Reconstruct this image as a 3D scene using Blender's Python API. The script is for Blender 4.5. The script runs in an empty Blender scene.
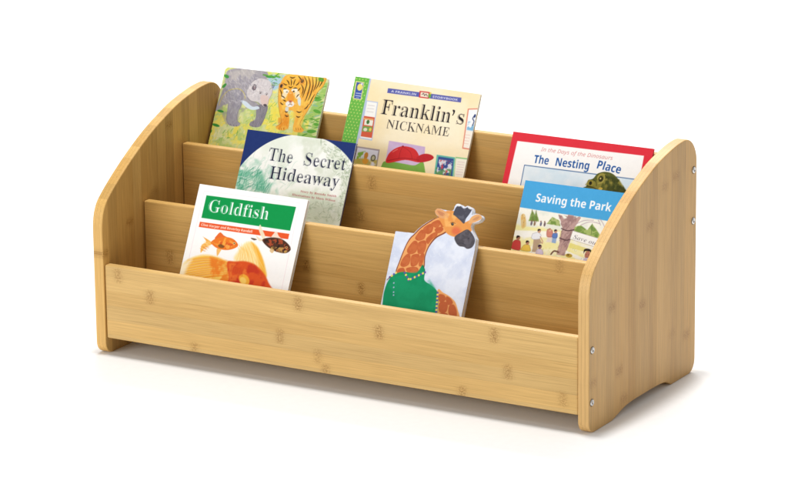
import bpy, bmesh, math, random
import numpy as np
from mathutils import Vector, Matrix

SC = bpy.context.scene
COL = SC.collection
R = math.radians

# ------------------------------------------------------------------ helpers
def link(o, parent=None):
    COL.objects.link(o)
    if parent is not None:
        o.parent = parent
    return o

def empty(name, loc, label, cat, group=None):
    o = bpy.data.objects.new(name, None)
    o.empty_display_size = 0.02
    o.location = loc
    o['label'] = label
    o['category'] = cat
    if group:
        o['group'] = group
    return link(o)

def mesh_obj(name, bm, mat, parent=None, smooth=False):
    me = bpy.data.meshes.new(name)
    bmesh.ops.recalc_face_normals(bm, faces=bm.faces[:])
    bm.to_mesh(me)
    bm.free()
    me.materials.append(mat)
    if smooth:
        for p in me.polygons:
            p.use_smooth = True
    return link(bpy.data.objects.new(name, me), parent)

def box_bm(x0, x1, y0, y1, z0, z1, bev=0.0, seg=3):
    bm = bmesh.new()
    bmesh.ops.create_cube(bm, size=1.0)
    for v in bm.verts:
        v.co = Vector(((x0 + x1) / 2 + v.co.x * (x1 - x0), (y0 + y1) / 2 + v.co.y * (y1 - y0), (z0 + z1) / 2 + v.co.z * (z1 - z0)))
    if bev > 0:
        bmesh.ops.bevel(bm, geom=bm.edges[:], offset=bev, segments=seg, profile=0.5, affect='EDGES')
    return bm

def prism_bm(pts, d0, d1, axis='x', bev=0.0, seg=3):
    """outline pts extruded from d0 to d1 along the axis (x: pts are (y,z); z: pts are (x,y))"""
    bm = bmesh.new()
    def P(p, d):
        return (d, p[0], p[1]) if axis == 'x' else (p[0], p[1], d)
    a = [bm.verts.new(P(p, d0)) for p in pts]
    b = [bm.verts.new(P(p, d1)) for p in pts]
    fa = bm.faces.new(a)
    fb = bm.faces.new(b)
    n = len(pts)
    for i in range(n):
        bm.faces.new((a[i], a[(i + 1) % n], b[(i + 1) % n], b[i]))
    bmesh.ops.recalc_face_normals(bm, faces=bm.faces[:])
    if bev > 0:
        ed = list(set(fa.edges) | set(fb.edges))
        bmesh.ops.bevel(bm, geom=ed, offset=bev, segments=seg, profile=0.5, affect='EDGES')
    return bm

def spline(pts, n=8):
    """Catmull-Rom through open points"""
    out = []
    m = len(pts)
    for i in range(m - 1):
        p0 = pts[max(i - 1, 0)]; p1 = pts[i]; p2 = pts[i + 1]; p3 = pts[min(i + 2, m - 1)]
        for k in range(n):
            t = k / n
            q = []
            for a, b, c, d in zip(p0, p1, p2, p3):
                q.append(0.5 * (2 * b + (c - a) * t + (2 * a - 5 * b + 4 * c - d) * t * t + (3 * b - a - 3 * c + d) * t ** 3))
            out.append(tuple(q))
    out.append(tuple(pts[-1]))
    return out

# ------------------------------------------------------------------ materials
class NT:
    def __init__(self, name):
        self.m = bpy.data.materials.new(name)
        self.m.use_nodes = True
        self.t = self.m.node_tree
        self.t.nodes.clear()
        self.out = self.n('ShaderNodeOutputMaterial')
        self.b = self.n('ShaderNodeBsdfPrincipled')
        self.t.links.new(self.b.outputs[0], self.out.inputs[0])
    def n(self, typ, **kw):
        q = self.t.nodes.new(typ)
        for k, v in kw.items():
            setattr(q, k, v)
        return q
    def set(self, sock, v):
        if isinstance(v, bpy.types.NodeSocket):
            self.t.links.new(v, sock)
        else:
            sock.default_value = v
    def math(self, op, a, b=0.0, c=None, clamp=False):
        q = self.n('ShaderNodeMath', operation=op, use_clamp=clamp)
        self.set(q.inputs[0], a)
        self.set(q.inputs[1], b)
        if c is not None:
            self.set(q.inputs[2], c)
        return q.outputs[0]
    def comb(self, x, y, z):
        q = self.n('ShaderNodeCombineXYZ')
        for i, v in enumerate((x, y, z)):
            self.set(q.inputs[i], v)
        return q.outputs[0]
    def noise(self, vec, scale=1.0, detail=3.0, rough=0.55):
        q = self.n('ShaderNodeTexNoise')
        self.set(q.inputs['Vector'], vec)
        q.inputs['Scale'].default_value = scale
        q.inputs['Detail'].default_value = detail
        q.inputs['Roughness'].default_value = rough
        return q.outputs['Fac']
    def white(self, vec):
        q = self.n('ShaderNodeTexWhiteNoise', noise_dimensions='3D')
        self.set(q.inputs['Vector'], vec)
        return q.outputs['Value']
    def mix(self, f, a, b, mode='MIX'):
        q = self.n('ShaderNodeMix', data_type='RGBA', blend_type=mode)
        self.set(q.inputs[0], f)
        self.set(q.inputs[6], a)
        self.set(q.inputs[7], b)
        return q.outputs[2]
    def remap(self, v, a, b, c, d):
        q = self.n('ShaderNodeMapRange')
        self.set(q.inputs[0], v)
        for i, x in enumerate((a, b, c, d)):
            q.inputs[i + 1].default_value = x
        return q.outputs[0]

def plain(name, col, rough=0.5, metal=0.0, spec=0.5):
    m = NT(name)
    tc = m.n('ShaderNodeTexCoord')
    f = m.noise(tc.outputs['Object'], 60.0, 2.0)
    f = m.remap(f, 0.3, 0.7, 0.96, 1.03)
    c = m.mix(1.0, (*col, 1), m.comb(f, f, f), 'MULTIPLY')
    m.set(m.b.inputs['Base Color'], c)
    m.b.inputs['Roughness'].default_value = rough
    m.b.inputs['Metallic'].default_value = metal
    m.b.inputs['Specular IOR Level'].default_value = spec
    return m.m

def bamboo(name, along, across, seed, knots=(), strip=0.0205, tint=(1, 1, 1), random_knots=True, edge_layers=None, spread=1.0):
    """laminated bamboo: glued strips of slightly different tone, fine fibres along the strip, speckled knuckles"""
    m = NT(name)
    tc = m.n('ShaderNodeTexCoord')
    sp = m.n('ShaderNodeSeparateXYZ')
    m.set(sp.inputs[0], tc.outputs['Object'])
    ax = {'x': sp.outputs[0], 'y': sp.outputs[1], 'z': sp.outputs[2]}
    U = ax[along]
    V = ax[across]
    Wd = ax[[k for k in 'xyz' if k not in (along, across)][0]]
    wob = m.noise(m.comb(m.math('MULTIPLY', U, 3.0), m.math('MULTIPLY', V, 40.0), seed), 1.0, 2.0)
    Vs = m.math('ADD', V, seed * 0.0137 + 5.0)
    si = m.math('FLOOR', m.math('DIVIDE', Vs, strip))
    sf = m.math('FRACT', m.math('DIVIDE', Vs, strip))
    tone = m.white(m.comb(si, seed, 3.1))
    hue = m.white(m.comb(si, seed, 9.7))
    # long streaks inside the strip
    g1 = m.noise(m.comb(m.math('MULTIPLY', U, 5.0), m.math('MULTIPLY', V, 480.0), m.math('MULTIPLY_ADD', Wd, 480.0, seed * 7.0)), 1.0, 4.0, 0.6)
    g2 = m.noise(m.comb(m.math('MULTIPLY', U, 22.0), m.math('MULTIPLY', V, 1500.0), m.math('MULTIPLY_ADD', Wd, 1500.0, seed * 3.0)), 1.0, 2.0, 0.6)
    g3 = m.noise(m.comb(m.math('MULTIPLY', U, 5.0), m.math('MULTIPLY', V, 30.0), m.math('MULTIPLY_ADD', Wd, 30.0, seed * 5.0)), 1.0, 3.0, 0.5)
    val = m.math('ADD', m.remap(tone, 0, 1, 1 - 0.10 * spread, 1 + 0.075 * spread), m.remap(g1, 0.25, 0.75, -0.10, 0.09))
    val = m.math('ADD', val, m.remap(g2, 0.25, 0.75, -0.12, 0.11))
    val = m.math('ADD', val, m.remap(g3, 0.3, 0.7, -0.05, 0.05))
    fl = m.noise(m.comb(m.math('MULTIPLY', U, 9.0), m.math('MULTIPLY', V, 700.0), m.math('MULTIPLY_ADD', Wd, 700.0, seed * 11.0)), 1.0, 2.0, 0.5)
    val = m.math('SUBTRACT', val, m.remap(fl, 0.60, 0.74, 0.0, 0.15))
    # glue line between strips
    gl = m.math('LESS_THAN', m.math('MINIMUM', sf, m.math('SUBTRACT', 1.0, sf)), 0.014)
    val = m.math('SUBTRACT', val, m.math('MULTIPLY', gl, 0.09))
    if edge_layers:
        lf = m.math('FRACT', m.math('DIVIDE', m.math('SUBTRACT', Wd, edge_layers[0]), edge_layers[1]))
        ln = m.math('LESS_THAN', m.math('MINIMUM', lf, m.math('SUBTRACT', 1.0, lf)), 0.05)
        val = m.math('SUBTRACT', val, m.math('MULTIPLY', ln, 0.22))
    # knuckles
    kn = None
    def knot(mask):
        nonlocal kn
        kn = mask if kn is None else m.math('MAXIMUM', kn, mask)
    if random_knots:
        per = 0.31
        uo = m.math('ADD', m.math('DIVIDE', U, per), m.math('MULTIPLY', m.white(m.comb(si, seed, 21.0)), 17.0))
        ci = m.math('FLOOR', uo)
        cf = m.math('FRACT', uo)
        on = m.math('GREATER_THAN', m.white(m.comb(si, ci, seed + 2.0)), 0.60)
        d = m.math('MULTIPLY', m.math('SUBTRACT', cf, 0.5), per / 0.0055)
        ms = m.math('EXPONENT', m.math('MULTIPLY', m.math('MULTIPLY', d, d), -1.0))
        e = m.math('MULTIPLY', m.math('SUBTRACT', sf, 0.5), 2.35)
        es = m.math('EXPONENT', m.math('MULTIPLY', m.math('POWER', m.math('ABSOLUTE', e), 6.0), -1.0))
        knot(m.math('MULTIPLY', m.math('MULTIPLY', ms, es), on))
    for (ku, kv, kr) in knots:
        d = m.math('DIVIDE', m.math('SUBTRACT', m.math('ADD', U, m.math('MULTIPLY', m.math('SUBTRACT', wob, 0.5), 0.006)), ku), 0.0068)
        e = m.math('DIVIDE', m.math('SUBTRACT', V, kv), 0.0105)
        q = m.math('ADD', m.math('MULTIPLY', d, d), m.math('POWER', m.math('ABSOLUTE', e), 6.0))
        knot(m.math('MULTIPLY', m.math('EXPONENT', m.math('MULTIPLY', q, -1.0)), kr))
    c0 = (0.635 * tint[0], 0.392 * tint[1], 0.127 * tint[2], 1)
    c1 = (0.660 * tint[0], 0.434 * tint[1], 0.162 * tint[2], 1)
    col = m.mix(hue, c0, c1)
    col = m.mix(1.0, col, m.comb(val, m.math('POWER', val, 1.15), m.math('POWER', val, 1.45)), 'MULTIPLY')
    if kn is not None:
        sk = m.noise(m.comb(m.math('MULTIPLY', U, 420.0), m.math('MULTIPLY', V, 520.0), seed), 1.0, 2.0, 0.6)
        sk = m.remap(sk, 0.42, 0.56, 0.15, 1.0)
        f = m.math('MULTIPLY', m.math('MULTIPLY', kn, sk), 0.80, clamp=True)
        col = m.mix(f, col, (0.26, 0.112, 0.014, 1))
        # darker tail of fibre on one side of a knuckle
    m.set(m.b.inputs['Base Color'], col)
    m.set(m.b.inputs['Roughness'], m.remap(g1, 0.3, 0.7, 0.40, 0.52))
    m.b.inputs['Specular IOR Level'].default_value = 0.38
    bp = m.n('ShaderNodeBump')
    bp.inputs['Strength'].default_value = 0.06
    bp.inputs['Distance'].default_value = 0.0006
    m.set(bp.inputs['Height'], g2)
    m.set(m.b.inputs['Normal'], bp.outputs[0])
    return m.m

# ------------------------------------------------------------------ measurements (metres)
W = 0.72
T = 0.0158
D = 0.3098
TB = 0.0124

# ------------------------------------------------------------------ the ground: one big white studio sheet
gm = NT('white_paper')
tc = gm.n('ShaderNodeTexCoord')
gf = gm.noise(tc.outputs['Object'], 90.0, 4.0)
gf = gm.remap(gf, 0.3, 0.7, 0.985, 1.01)
gm.set(gm.b.inputs['Base Color'], gm.mix(1.0, (0.880, 0.882, 0.884, 1), gm.comb(gf, gf, gf), 'MULTIPLY'))
gm.b.inputs['Roughness'].default_value = 0.75
gm.b.inputs['Specular IOR Level'].default_value = 0.15
bm = bmesh.new()
prof = [(-9.0, 0.0), (7.0, 0.0)] + [(7.0 + 2.0 * math.sin(R(a)), 2.0 - 2.0 * math.cos(R(a))) for a in range(10, 91, 10)] + [(9.0, 6.0)]
rows = [[bm.verts.new((x, y, z)) for x in (-10.0, 10.0)] for y, z in prof]
for a, b in zip(rows[:-1], rows[1:]):
    bm.faces.new((a[0], a[1], b[1], b[0]))
ground = mesh_obj('ground', bm, gm.m)
ground['kind'] = 'structure'

# ------------------------------------------------------------------ the rack
rack = empty('book_rack', (0, 0, 0), 'golden bamboo book display rack with three stepped rows between two curved side panels', 'book rack')

def side_profile():
    p = []
    p += [(0.0165 - 0.0165 * math.cos(R(a)), 0.0165 - 0.0165 * math.sin(R(a))) for a in range(90, -1, -15)]   # front foot
    p += spline([(0.0, 0.170), (0.0007, 0.184), (0.0038, 0.1975), (0.0110, 0.2105), (0.022, 0.2205), (0.036, 0.2310), (0.055, 0.2440),
                 (0.0765, 0.2575), (0.1065, 0.2745), (0.1350, 0.2885), (0.1650, 0.3005), (0.1950, 0.3110), (0.2360, 0.3202), (0.262, 0.3234),
                 (0.280, 0.3230), (0.2940, 0.3172), (0.3040, 0.3065), (0.3092, 0.2940), (D, 0.282)], 5)
    p += [(D - 0.018 + 0.018 * math.cos(R(a)), 0.018 - 0.018 * math.sin(R(a))) for a in range(0, 91, 15)]      # rear foot
    arch = spline([(0.2390, 0.0), (0.2335, 0.0032), (0.224, 0.0074), (0.208, 0.0097), (0.185, 0.0105), (0.130, 0.0105), (0.106, 0.0090), (0.084, 0.0045), (0.066, 0.0)], 4)
    p += arch
    return p

PROF = side_profile()
m_right = bamboo('bamboo_panel_right', 'z', 'y', 4.0,
                 knots=[(0.152, 0.064, .8), (0.133, 0.150, .8), (0.062, 0.085, .85), (0.058, 0.282, .85), (0.021, 0.099, .7), (0.233, 0.171, .8),
                        (0.282, 0.247, .75), (0.070, 0.239, .4), (0.066, 0.012, .6), (0.275, 0.215, .5)],
                 tint=(1.06, 1.01, 1.03), random_knots=False, edge_layers=(W, T / 3), spread=0.75)
m_left = bamboo('bamboo_panel_left', 'z', 'y', 11.0, knots=[(0.20, 0.13, .5), (0.255, 0.20, .5)], tint=(1.0, 0.93, 0.78), random_knots=True, edge_layers=(-T, T / 3), spread=1.2)  # oranger, darker tint paints in the shade and bounce of the interior
left = mesh_obj('side_panel', prism_bm(PROF, -T, -0.0002, 'x', 0.0015), m_left, rack, smooth=False)
right = mesh_obj('side_panel', prism_bm(PROF, W + 0.0002, W + T, 'x', 0.0015), m_right, rack, smooth=False)

G = 0.0004
m_front = bamboo('bamboo_front', 'x', 'z', 1.0,
                 knots=[(0.022, 0.114, .75), (0.073, 0.091, .8), (0.307, 0.114, .85), (0.278, 0.065, .75), (0.336, 0.046, .55), (0.348, 0.027, .8), (0.143, 0.027, .7),
                        (0.430, 0.092, .9), (0.599, 0.112, .9), (0.619, 0.066, .75), (0.552, 0.027, .8), (0.698, 0.042, .6)],
                 random_knots=False, spread=0.8)
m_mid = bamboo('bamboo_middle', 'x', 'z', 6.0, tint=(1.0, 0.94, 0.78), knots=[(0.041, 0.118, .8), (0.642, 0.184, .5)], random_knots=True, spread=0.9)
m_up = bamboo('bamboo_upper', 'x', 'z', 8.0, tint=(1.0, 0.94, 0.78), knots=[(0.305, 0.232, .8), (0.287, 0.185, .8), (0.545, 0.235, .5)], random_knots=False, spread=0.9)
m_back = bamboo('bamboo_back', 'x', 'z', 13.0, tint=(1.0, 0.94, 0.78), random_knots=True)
m_floor = bamboo('bamboo_floor', 'x', 'y', 17.0, random_knots=True)

def board(name, y, z0, z1, mat, bev=0.0016):
    return mesh_obj(name, box_bm(G, W - G, y, y + TB, z0, z1, bev), mat, rack)
YF, Y2, Y3, YB = 0.0022, 0.1009, 0.1997, 0.2944
board('front_board', YF, 0.0234, 0.1263, m_front, 0.0022)
board('divider_board', Y2, 0.0240, 0.1929, m_mid)
board('divider_board', Y3, 0.0240, 0.2524, m_up)  # unseen lower part carried down to block light beneath the rack
board('back_board', YB, 0.0300, 0.2942, m_back)  # extended downwards out of view to keep back light from leaking under
F1, F2, F3 = 0.029, 0.077, 0.146
mesh_obj('shelf_floor', box_bm(G, W - G, YF + TB + G, Y2 - G, F1 - 0.005, F1), m_floor, rack)
mesh_obj('shelf_floor', box_bm(G, W - G, Y2 + TB + G, Y3 - G, F2 - 0.010, F2), m_floor, rack)
mesh_obj('shelf_floor', box_bm(G, W - G, Y3 + TB + G, YB - G, F3 - 0.010, F3), m_floor, rack)

# screws: domed nickel heads with a hex socket
m_nickel = plain('nickel', (0.62, 0.61, 0.60), 0.30, 1.0)
m_recess_shade = plain('screw_recess_shade', (0.16, 0.10, 0.04), 0.7)
m_dark = plain('socket_shadow', (0.05, 0.045, 0.04), 0.5, 0.6)
def screw(y, z):
    bm = bmesh.new()
    prof = [(0.0050, 0.0000), (0.0049, 0.0008), (0.0042, 0.0014), (0.0036, 0.0016), (0.0031, 0.0014)]
    N = 24
    rings = []
    for r, h in prof:
        rings.append([bm.verts.new((h, r * math.cos(2 * math.pi * k / N), r * math.sin(2 * math.pi * k / N))) for k in range(N)])
    for r, h in ((0.0027, 0.0012), (0.0026, -0.0012)):                   # hexagonal socket
        ring = []
        for k in range(N):
            a = 2 * math.pi * k / N
            hx = math.cos(math.pi / 6) / math.cos((a % (math.pi / 3)) - math.pi / 6)
            ring.append(bm.verts.new((h, r * hx * math.cos(a), r * hx * math.sin(a))))
        rings.append(ring)
    for a, b in zip(rings[:-1], rings[1:]):
        for k in range(N):
            bm.faces.new((a[k], a[(k + 1) % N], b[(k + 1) % N], b[k]))
    f = bm.faces.new(rings[-1])
    f.material_index = 1
    ra = [bm.verts.new((0.00025, 0.0058 * math.cos(2 * math.pi * k / N), 0.0058 * math.sin(2 * math.pi * k / N))) for k in range(N)]
    rb = [bm.verts.new((0.00025, 0.0049 * math.cos(2 * math.pi * k / N), 0.0049 * math.sin(2 * math.pi * k / N))) for k in range(N)]
    for k in range(N):                                                   # flat dark ring, painted shade of the recess round the head
        q = bm.faces.new((ra[k], ra[(k + 1) % N], rb[(k + 1) % N], rb[k]))
        q.material_index = 2
    o = mesh_obj('screw', bm, m_nickel, right, smooth=True)
    o.data.materials.append(m_dark)
    o.data.materials.append(m_recess_shade)
    o.location = (W + T + 0.0001, y, z)
    o.scale = (1.0, 0.88, 0.88)
    o.rotation_euler = (random.Random(int(z * 1e4)).uniform(0, 1.0), 0, 0)
    return o
for y, z in ((0.0090, 0.1100), (0.0082, 0.0412), (0.2998, 0.2779), (0.2994, 0.2088)):
    screw(y, z)

# ------------------------------------------------------------------ cover art: a small painter in book millimetres
GRID = 0.6                                                              # mm per mesh cell
SS = 2
PX = GRID / SS                                                          # mm per canvas pixel
rng = np.random.default_rng(7)

def lin(c):
    c = np.asarray(c, float) / 255.0
    return np.where(c <= 0.04045, c / 12.92, ((c + 0.055) / 1.055) ** 2.4)

def value_noise(shape, cell, seed, octaves=4):
    r = np.random.default_rng(seed)
    h, w = shape
    out = np.zeros(shape)
    amp, tot = 1.0, 0.0
    for o in range(octaves):
        c = max(cell / 2 ** o, 1.0)
        gh, gw = int(h / c) + 3, int(w / c) + 3
        g = r.random((gh, gw))
        y = np.arange(h) / c
        x = np.arange(w) / c
        yi, xi = y.astype(int), x.astype(int)
        fy, fx = (y - yi)[:, None], (x - xi)[None, :]
        fy = fy * fy * (3 - 2 * fy)
        fx = fx * fx * (3 - 2 * fx)
        A = g[yi][:, xi]; B = g[yi][:, xi + 1]; C_ = g[yi + 1][:, xi]; E_ = g[yi + 1][:, xi + 1]
        out += amp * ((A * (1 - fx) + B * fx) * (1 - fy) + (C_ * (1 - fx) + E_ * fx) * fy)
        tot += amp
        amp *= 0.5
    return out / tot

def styled(s, style):
    U, L = {'serif': (0x1D400, 0x1D41A), 'bold': (0x1D5D4, 0x1D5EE), 'italic': (0x1D608, 0x1D622), 'plain': (65, 97), 'cursive': (0x1D468, 0x1D482)}[style]
    return ''.join(chr(U + ord(c) - 65) if 'A' <= c <= 'Z' else chr(L + ord(c) - 97) if 'a' <= c <= 'z' else ('\u2019' if c == "'" else c) for c in s)

def text_tris(s, style):
    cu = bpy.data.curves.new('lettering', 'FONT')
    cu.body = styled(s, style)
    o = bpy.data.objects.new('lettering', cu)
    COL.objects.link(o)
    bpy.context.view_layer.update()
    ev = o.evaluated_get(bpy.context.evaluated_depsgraph_get())
    me = ev.to_mesh()
    me.calc_loop_triangles()
    co = np.array([v.co[:2] for v in me.vertices])
    tr = np.array([t.vertices[:] for t in me.loop_triangles])
    ev.to_mesh_clear()
    bpy.data.objects.remove(o)
    bpy.data.curves.remove(cu)
    return co, tr

class Art:
    def __init__(self, w, h, M, bg, seed=1):
        self.w, self.h = w, h                                            # mm
        self.nx, self.ny = int(round(w / GRID)), int(round(h / GRID))
        self.gx, self.gy = w / self.nx, h / self.ny
        self.W, self.H = SS * (self.nx + 1), SS * (self.ny + 1)
        self.c = np.empty((self.H, self.W, 3))
        self.c[:] = bg
        self.M = np.array(M)
        self.seed = seed
        self.crop(0, 0, 1)
    def crop(self, x0, y0, s):
        self.k = (x0, y0, s)
    def mm(self, p):
        """sketch point -> book millimetres (u right, v down)"""
        p = np.asarray(p, float)
        if p.ndim == 1:
            p = p[None]
        q = np.stack([self.k[0] + p[:, 0] / self.k[2], self.k[1] + p[:, 1] / self.k[2], np.ones(len(p))], 1)
        return q @ self.M.T
    def px(self, q):
        return np.stack([(q[:, 0] / self.gx + 0.5) * SS, (q[:, 1] / self.gy + 0.5) * SS], 1)
    def win(self, lo, hi, pad=2):
        x0 = max(int(lo[0]) - pad, 0); x1 = min(int(hi[0]) + pad + 1, self.W)
        y0 = max(int(lo[1]) - pad, 0); y1 = min(int(hi[1]) + pad + 1, self.H)
        if x1 <= x0 or y1 <= y0:
            return None
        yy, xx = np.mgrid[y0:y1, x0:x1]
        return (slice(y0, y1), slice(x0, x1)), xx + 0.5, yy + 0.5
    def blend(self, sl, m, col, a=1.0):
        col = np.asarray(col, float)
        m = (m * a)[..., None]
        self.c[sl] = self.c[sl] * (1 - m) + col * m
    def poly_mask(self, q, xx, yy, soft=0.0):
        ins = np.zeros(xx.shape, bool)
        dist = np.full(xx.shape, 1e9)
        n = len(q)
        for i in range(n):
            x1, y1 = q[i]; x2, y2 = q[(i + 1) % n]
            if y1 != y2:
                cr = ((y1 > yy) != (y2 > yy)) & (xx < (x2 - x1) * (yy - y1) / (y2 - y1) + x1)
                ins ^= cr
            dx, dy = x2 - x1, y2 - y1
            L = dx * dx + dy * dy + 1e-9
            t = np.clip(((xx - x1) * dx + (yy - y1) * dy) / L, 0, 1)
            dist = np.minimum(dist, np.hypot(xx - x1 - t * dx, yy - y1 - t * dy))
        sd = np.where(ins, dist, -dist)
        return np.clip(sd / (1.0 + 2 * soft) + 0.5, 0, 1)
    def poly(self, pts, col, a=1.0, smooth=False, soft=0.0, raw=False):
        q = self.px(np.asarray(pts, float) if raw else self.mm(pts))
        if smooth:
            q = closed_spline(q)
        w = self.win(q.min(0), q.max(0), 2 + int(soft * 2))
        if w is None:
            return
        sl, xx, yy = w
        self.blend(sl, self.poly_mask(q, xx, yy, soft), col, a)
    def rect(self, u0, v0, u1, v1, col, a=1.0):
        self.poly([(u0, v0), (u1, v0), (u1, v1), (u0, v1)], col, a, raw=True)
    def ell(self, c, rx, ry, col, a=1.0, rot=0.0, soft=0.0):
        """ellipse, radii in mm"""
        q = self.mm(c)
        t = np.linspace(0, 2 * math.pi, 28, endpoint=False)
        x = rx * np.cos(t); y = ry * np.sin(t)
        cr, sr = math.cos(rot), math.sin(rot)
        self.poly(np.stack([q[0, 0] + x * cr - y * sr, q[0, 1] + x * sr + y * cr], 1), col, a, soft=soft, raw=True)
    def line(self, pts, wd, col, a=1.0, raw=False, smooth=False, taper=False):
        q = self.px(np.asarray(pts, float) if raw else self.mm(pts))
        if smooth and len(q) > 2:
            q = np.array(spline([tuple(p) for p in q], 5))
        r = wd / PX / 2
        w = self.win(q.min(0) - r, q.max(0) + r)
        if w is None:
            return
        sl, xx, yy = w
        d = np.full(xx.shape, 1e9)
        n = len(q) - 1
        for i in range(n):
            x1, y1 = q[i]; x2, y2 = q[i + 1]
            dx, dy = x2 - x1, y2 - y1
            L = dx * dx + dy * dy + 1e-9
            t = np.clip(((xx - x1) * dx + (yy - y1) * dy) / L, 0, 1)
            rr = r
            if taper:
                s = (i + t) / n
                rr = r * (0.25 + 0.75 * np.sin(np.pi * np.clip(s, 0.02, 0.98)))
            d = np.minimum(d, np.hypot(xx - x1 - t * dx, yy - y1 - t * dy) - rr)
        self.blend(sl, np.clip(0.5 - d, 0, 1), col, a)
    def wash(self, pts, col, a=0.8, cell=12, thr=0.5, sharp=6.0, seed=0, soft=2.0):
        """blotchy watercolour inside an outline"""
        q = self.px(self.mm(pts))
        w = self.win(q.min(0), q.max(0), 4)
        if w is None:
            return
        sl, xx, yy = w
        nz = value_noise(xx.shape, cell / PX, self.seed * 100 + seed)
        m = self.poly_mask(q, xx, yy, soft) * np.clip((nz - thr) * sharp + 0.5, 0, 1)
        self.blend(sl, m, col, a)
    def hatch(self, pts, n, length, wd, col, ang, spread=0.4, a=0.7, seed=0, cols=None):
        """short brush strokes scattered inside an outline"""
        r = np.random.default_rng(self.seed * 991 + seed)
        q = self.mm(pts)
        lo, hi = q.min(0), q.max(0)
        k = 0
        for _ in range(n * 12):
            if k >= n:
                break
            p = lo + r.random(2) * (hi - lo)
            m = self.poly_mask(q, np.array([[p[0]]]), np.array([[p[1]]]))[0, 0]
            if m < 0.5:
                continue
            k += 1
            t = ang + r.normal() * spread
            L = length * (0.6 + 0.8 * r.random())
            dx, dy = math.cos(t) * L / 2, math.sin(t) * L / 2
            b = r.normal() * 0.15 * L
            cc = cols[int(r.integers(len(cols)))] if cols is not None else col
            self.line([(p[0] - dx, p[1] - dy), (p[0] - dy / L * b, p[1] + dx / L * b), (p[0] + dx, p[1] + dy)], wd * (0.6 + 0.8 * r.random()), cc, a, raw=True, smooth=True, taper=True)
    def text(self, s, style, p0, p1, cap, col, thin=0.0, a=1.0):
        co, tr = text_tris(s, style)
        q = self.mm([p0, p1])
        x0, x1 = co[:, 0].min(), co[:, 0].max()
        d = (q[1] - q[0])
        up = np.array([d[1], -d[0]]) / np.linalg.norm(d)
        caph = {'serif': 0.676, 'bold': 0.714, 'italic': 0.714, 'plain': 0.70, 'cursive': 0.676}[style] * 0.98
        # upright local raster, fine, so that stems can be slimmed along the line of writing only
        K = 3
        f = 1.0 / PX * K
        Lm = np.linalg.norm(d)
        lx = (co[:, 0] - x0) / (x1 - x0) * Lm * f + 6
        yb = co[:, 1].min()
        ly = (co[:, 1] - yb) * cap / caph * f + 6
        Wl, Hl = int(lx.max()) + 8, int(ly.max()) + 8
        msk = np.zeros((Hl, Wl), bool)
        for t in tr:
            xs, ys = lx[t], ly[t]
            xa, xb = int(xs.min()), int(xs.max()) + 1
            ya, yb2 = int(ys.min()), int(ys.max()) + 1
            Y, X = np.mgrid[ya:yb2 + 1, xa:xb + 1]
            X = X + 0.5; Y = Y + 0.5
            e = []
            for i in range(3):
                j = (i + 1) % 3
                e.append((xs[j] - xs[i]) * (Y - ys[i]) - (ys[j] - ys[i]) * (X - xs[i]))
            ins = ((e[0] >= 0) & (e[1] >= 0) & (e[2] >= 0)) | ((e[0] <= 0) & (e[1] <= 0) & (e[2] <= 0))
            msk[ya:yb2 + 1, xa:xb + 1] |= ins
        if thin > 0:
            n = int(round(thin * cap / caph * f))
            er = msk.copy()
            for k in range(1, n + 1):
                sh = np.zeros_like(msk)
                sh[:, k:] = msk[:, :-k]
                er &= sh
            hair = msk.copy()                                               # keep the serifs and hairlines
            n2 = max(int(round(n * 0.42)), 0)
            thick = er.copy()
            for k in range(1, n2 + 6):
                thick[:, :-k] |= er[:, k:]
                thick[:, k:] |= er[:, :-k]
            msk = er | (hair & ~thick)
        M2 = msk.astype(float)
        # resample to the canvas
        corners = np.array([[0, 0], [Wl, 0], [0, Hl], [Wl, Hl]], float)
        dirn = d / Lm
        def to_mm(l):
            return q[0] + np.outer((l[:, 0] - 6) / f, dirn) + np.outer((l[:, 1] - 6) / f + yb * cap / caph, up)
        cp = self.px(to_mm(corners))
        w = self.win(cp.min(0), cp.max(0))
        if w is None:
            return
        sl, xx, yy = w
        acc = np.zeros(xx.shape)
        for ox in (-1 / 3, 0, 1 / 3):
            for oy in (-1 / 3, 0, 1 / 3):
                u = ((xx + ox) / SS - 0.5) * self.gx - q[0, 0]
                v = ((yy + oy) / SS - 0.5) * self.gy - q[0, 1]
                a1 = u * dirn[0] + v * dirn[1]
                b1 = u * up[0] + v * up[1]
                ix = np.floor(a1 * f + 6).astype(int)
                iy = np.floor((b1 - yb * cap / caph) * f + 6).astype(int)
                ok = (ix >= 0) & (ix < Wl) & (iy >= 0) & (iy < Hl)
                acc += np.where(ok, M2[np.clip(iy, 0, Hl - 1), np.clip(ix, 0, Wl - 1)], 0)
        self.blend(sl, np.clip(acc / 9, 0, 1), col, a)
    def paper(self, amt=6.0):
        nz = value_noise((self.H, self.W), 3 / PX, self.seed + 50, 3) - 0.5
        self.c += nz[..., None] * amt
    def vertex_colours(self):
        c = self.c.reshape(self.ny + 1, SS, self.nx + 1, SS, 3).mean((1, 3))
        return lin(np.clip(c, 0, 255)) * 0.93

def closed_spline(q, n=6):
    m = len(q)
    out = []
    for i in range(m):
        p0, p1, p2, p3 = q[i - 1], q[i], q[(i + 1) % m], q[(i + 2) % m]
        for k in range(n):
            t = k / n
            out.append(0.5 * (2 * p1 + (p2 - p0) * t + (2 * p0 - 5 * p1 + 4 * p2 - p3) * t * t + (3 * p1 - p0 - 3 * p2 + p3) * t ** 3))
    return np.array(out)

# printed cover material
cm = NT('printed_cover')
at = cm.n('ShaderNodeVertexColor', layer_name='print')
cm.set(cm.b.inputs['Base Color'], at.outputs['Color'])
cm.b.inputs['Roughness'].default_value = 0.45
cm.b.inputs['Specular IOR Level'].default_value = 0.10
M_PRINT = cm.m
M_PAGE = plain('page_edges', (0.80, 0.78, 0.73), 0.8, 0, 0.2)

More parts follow.
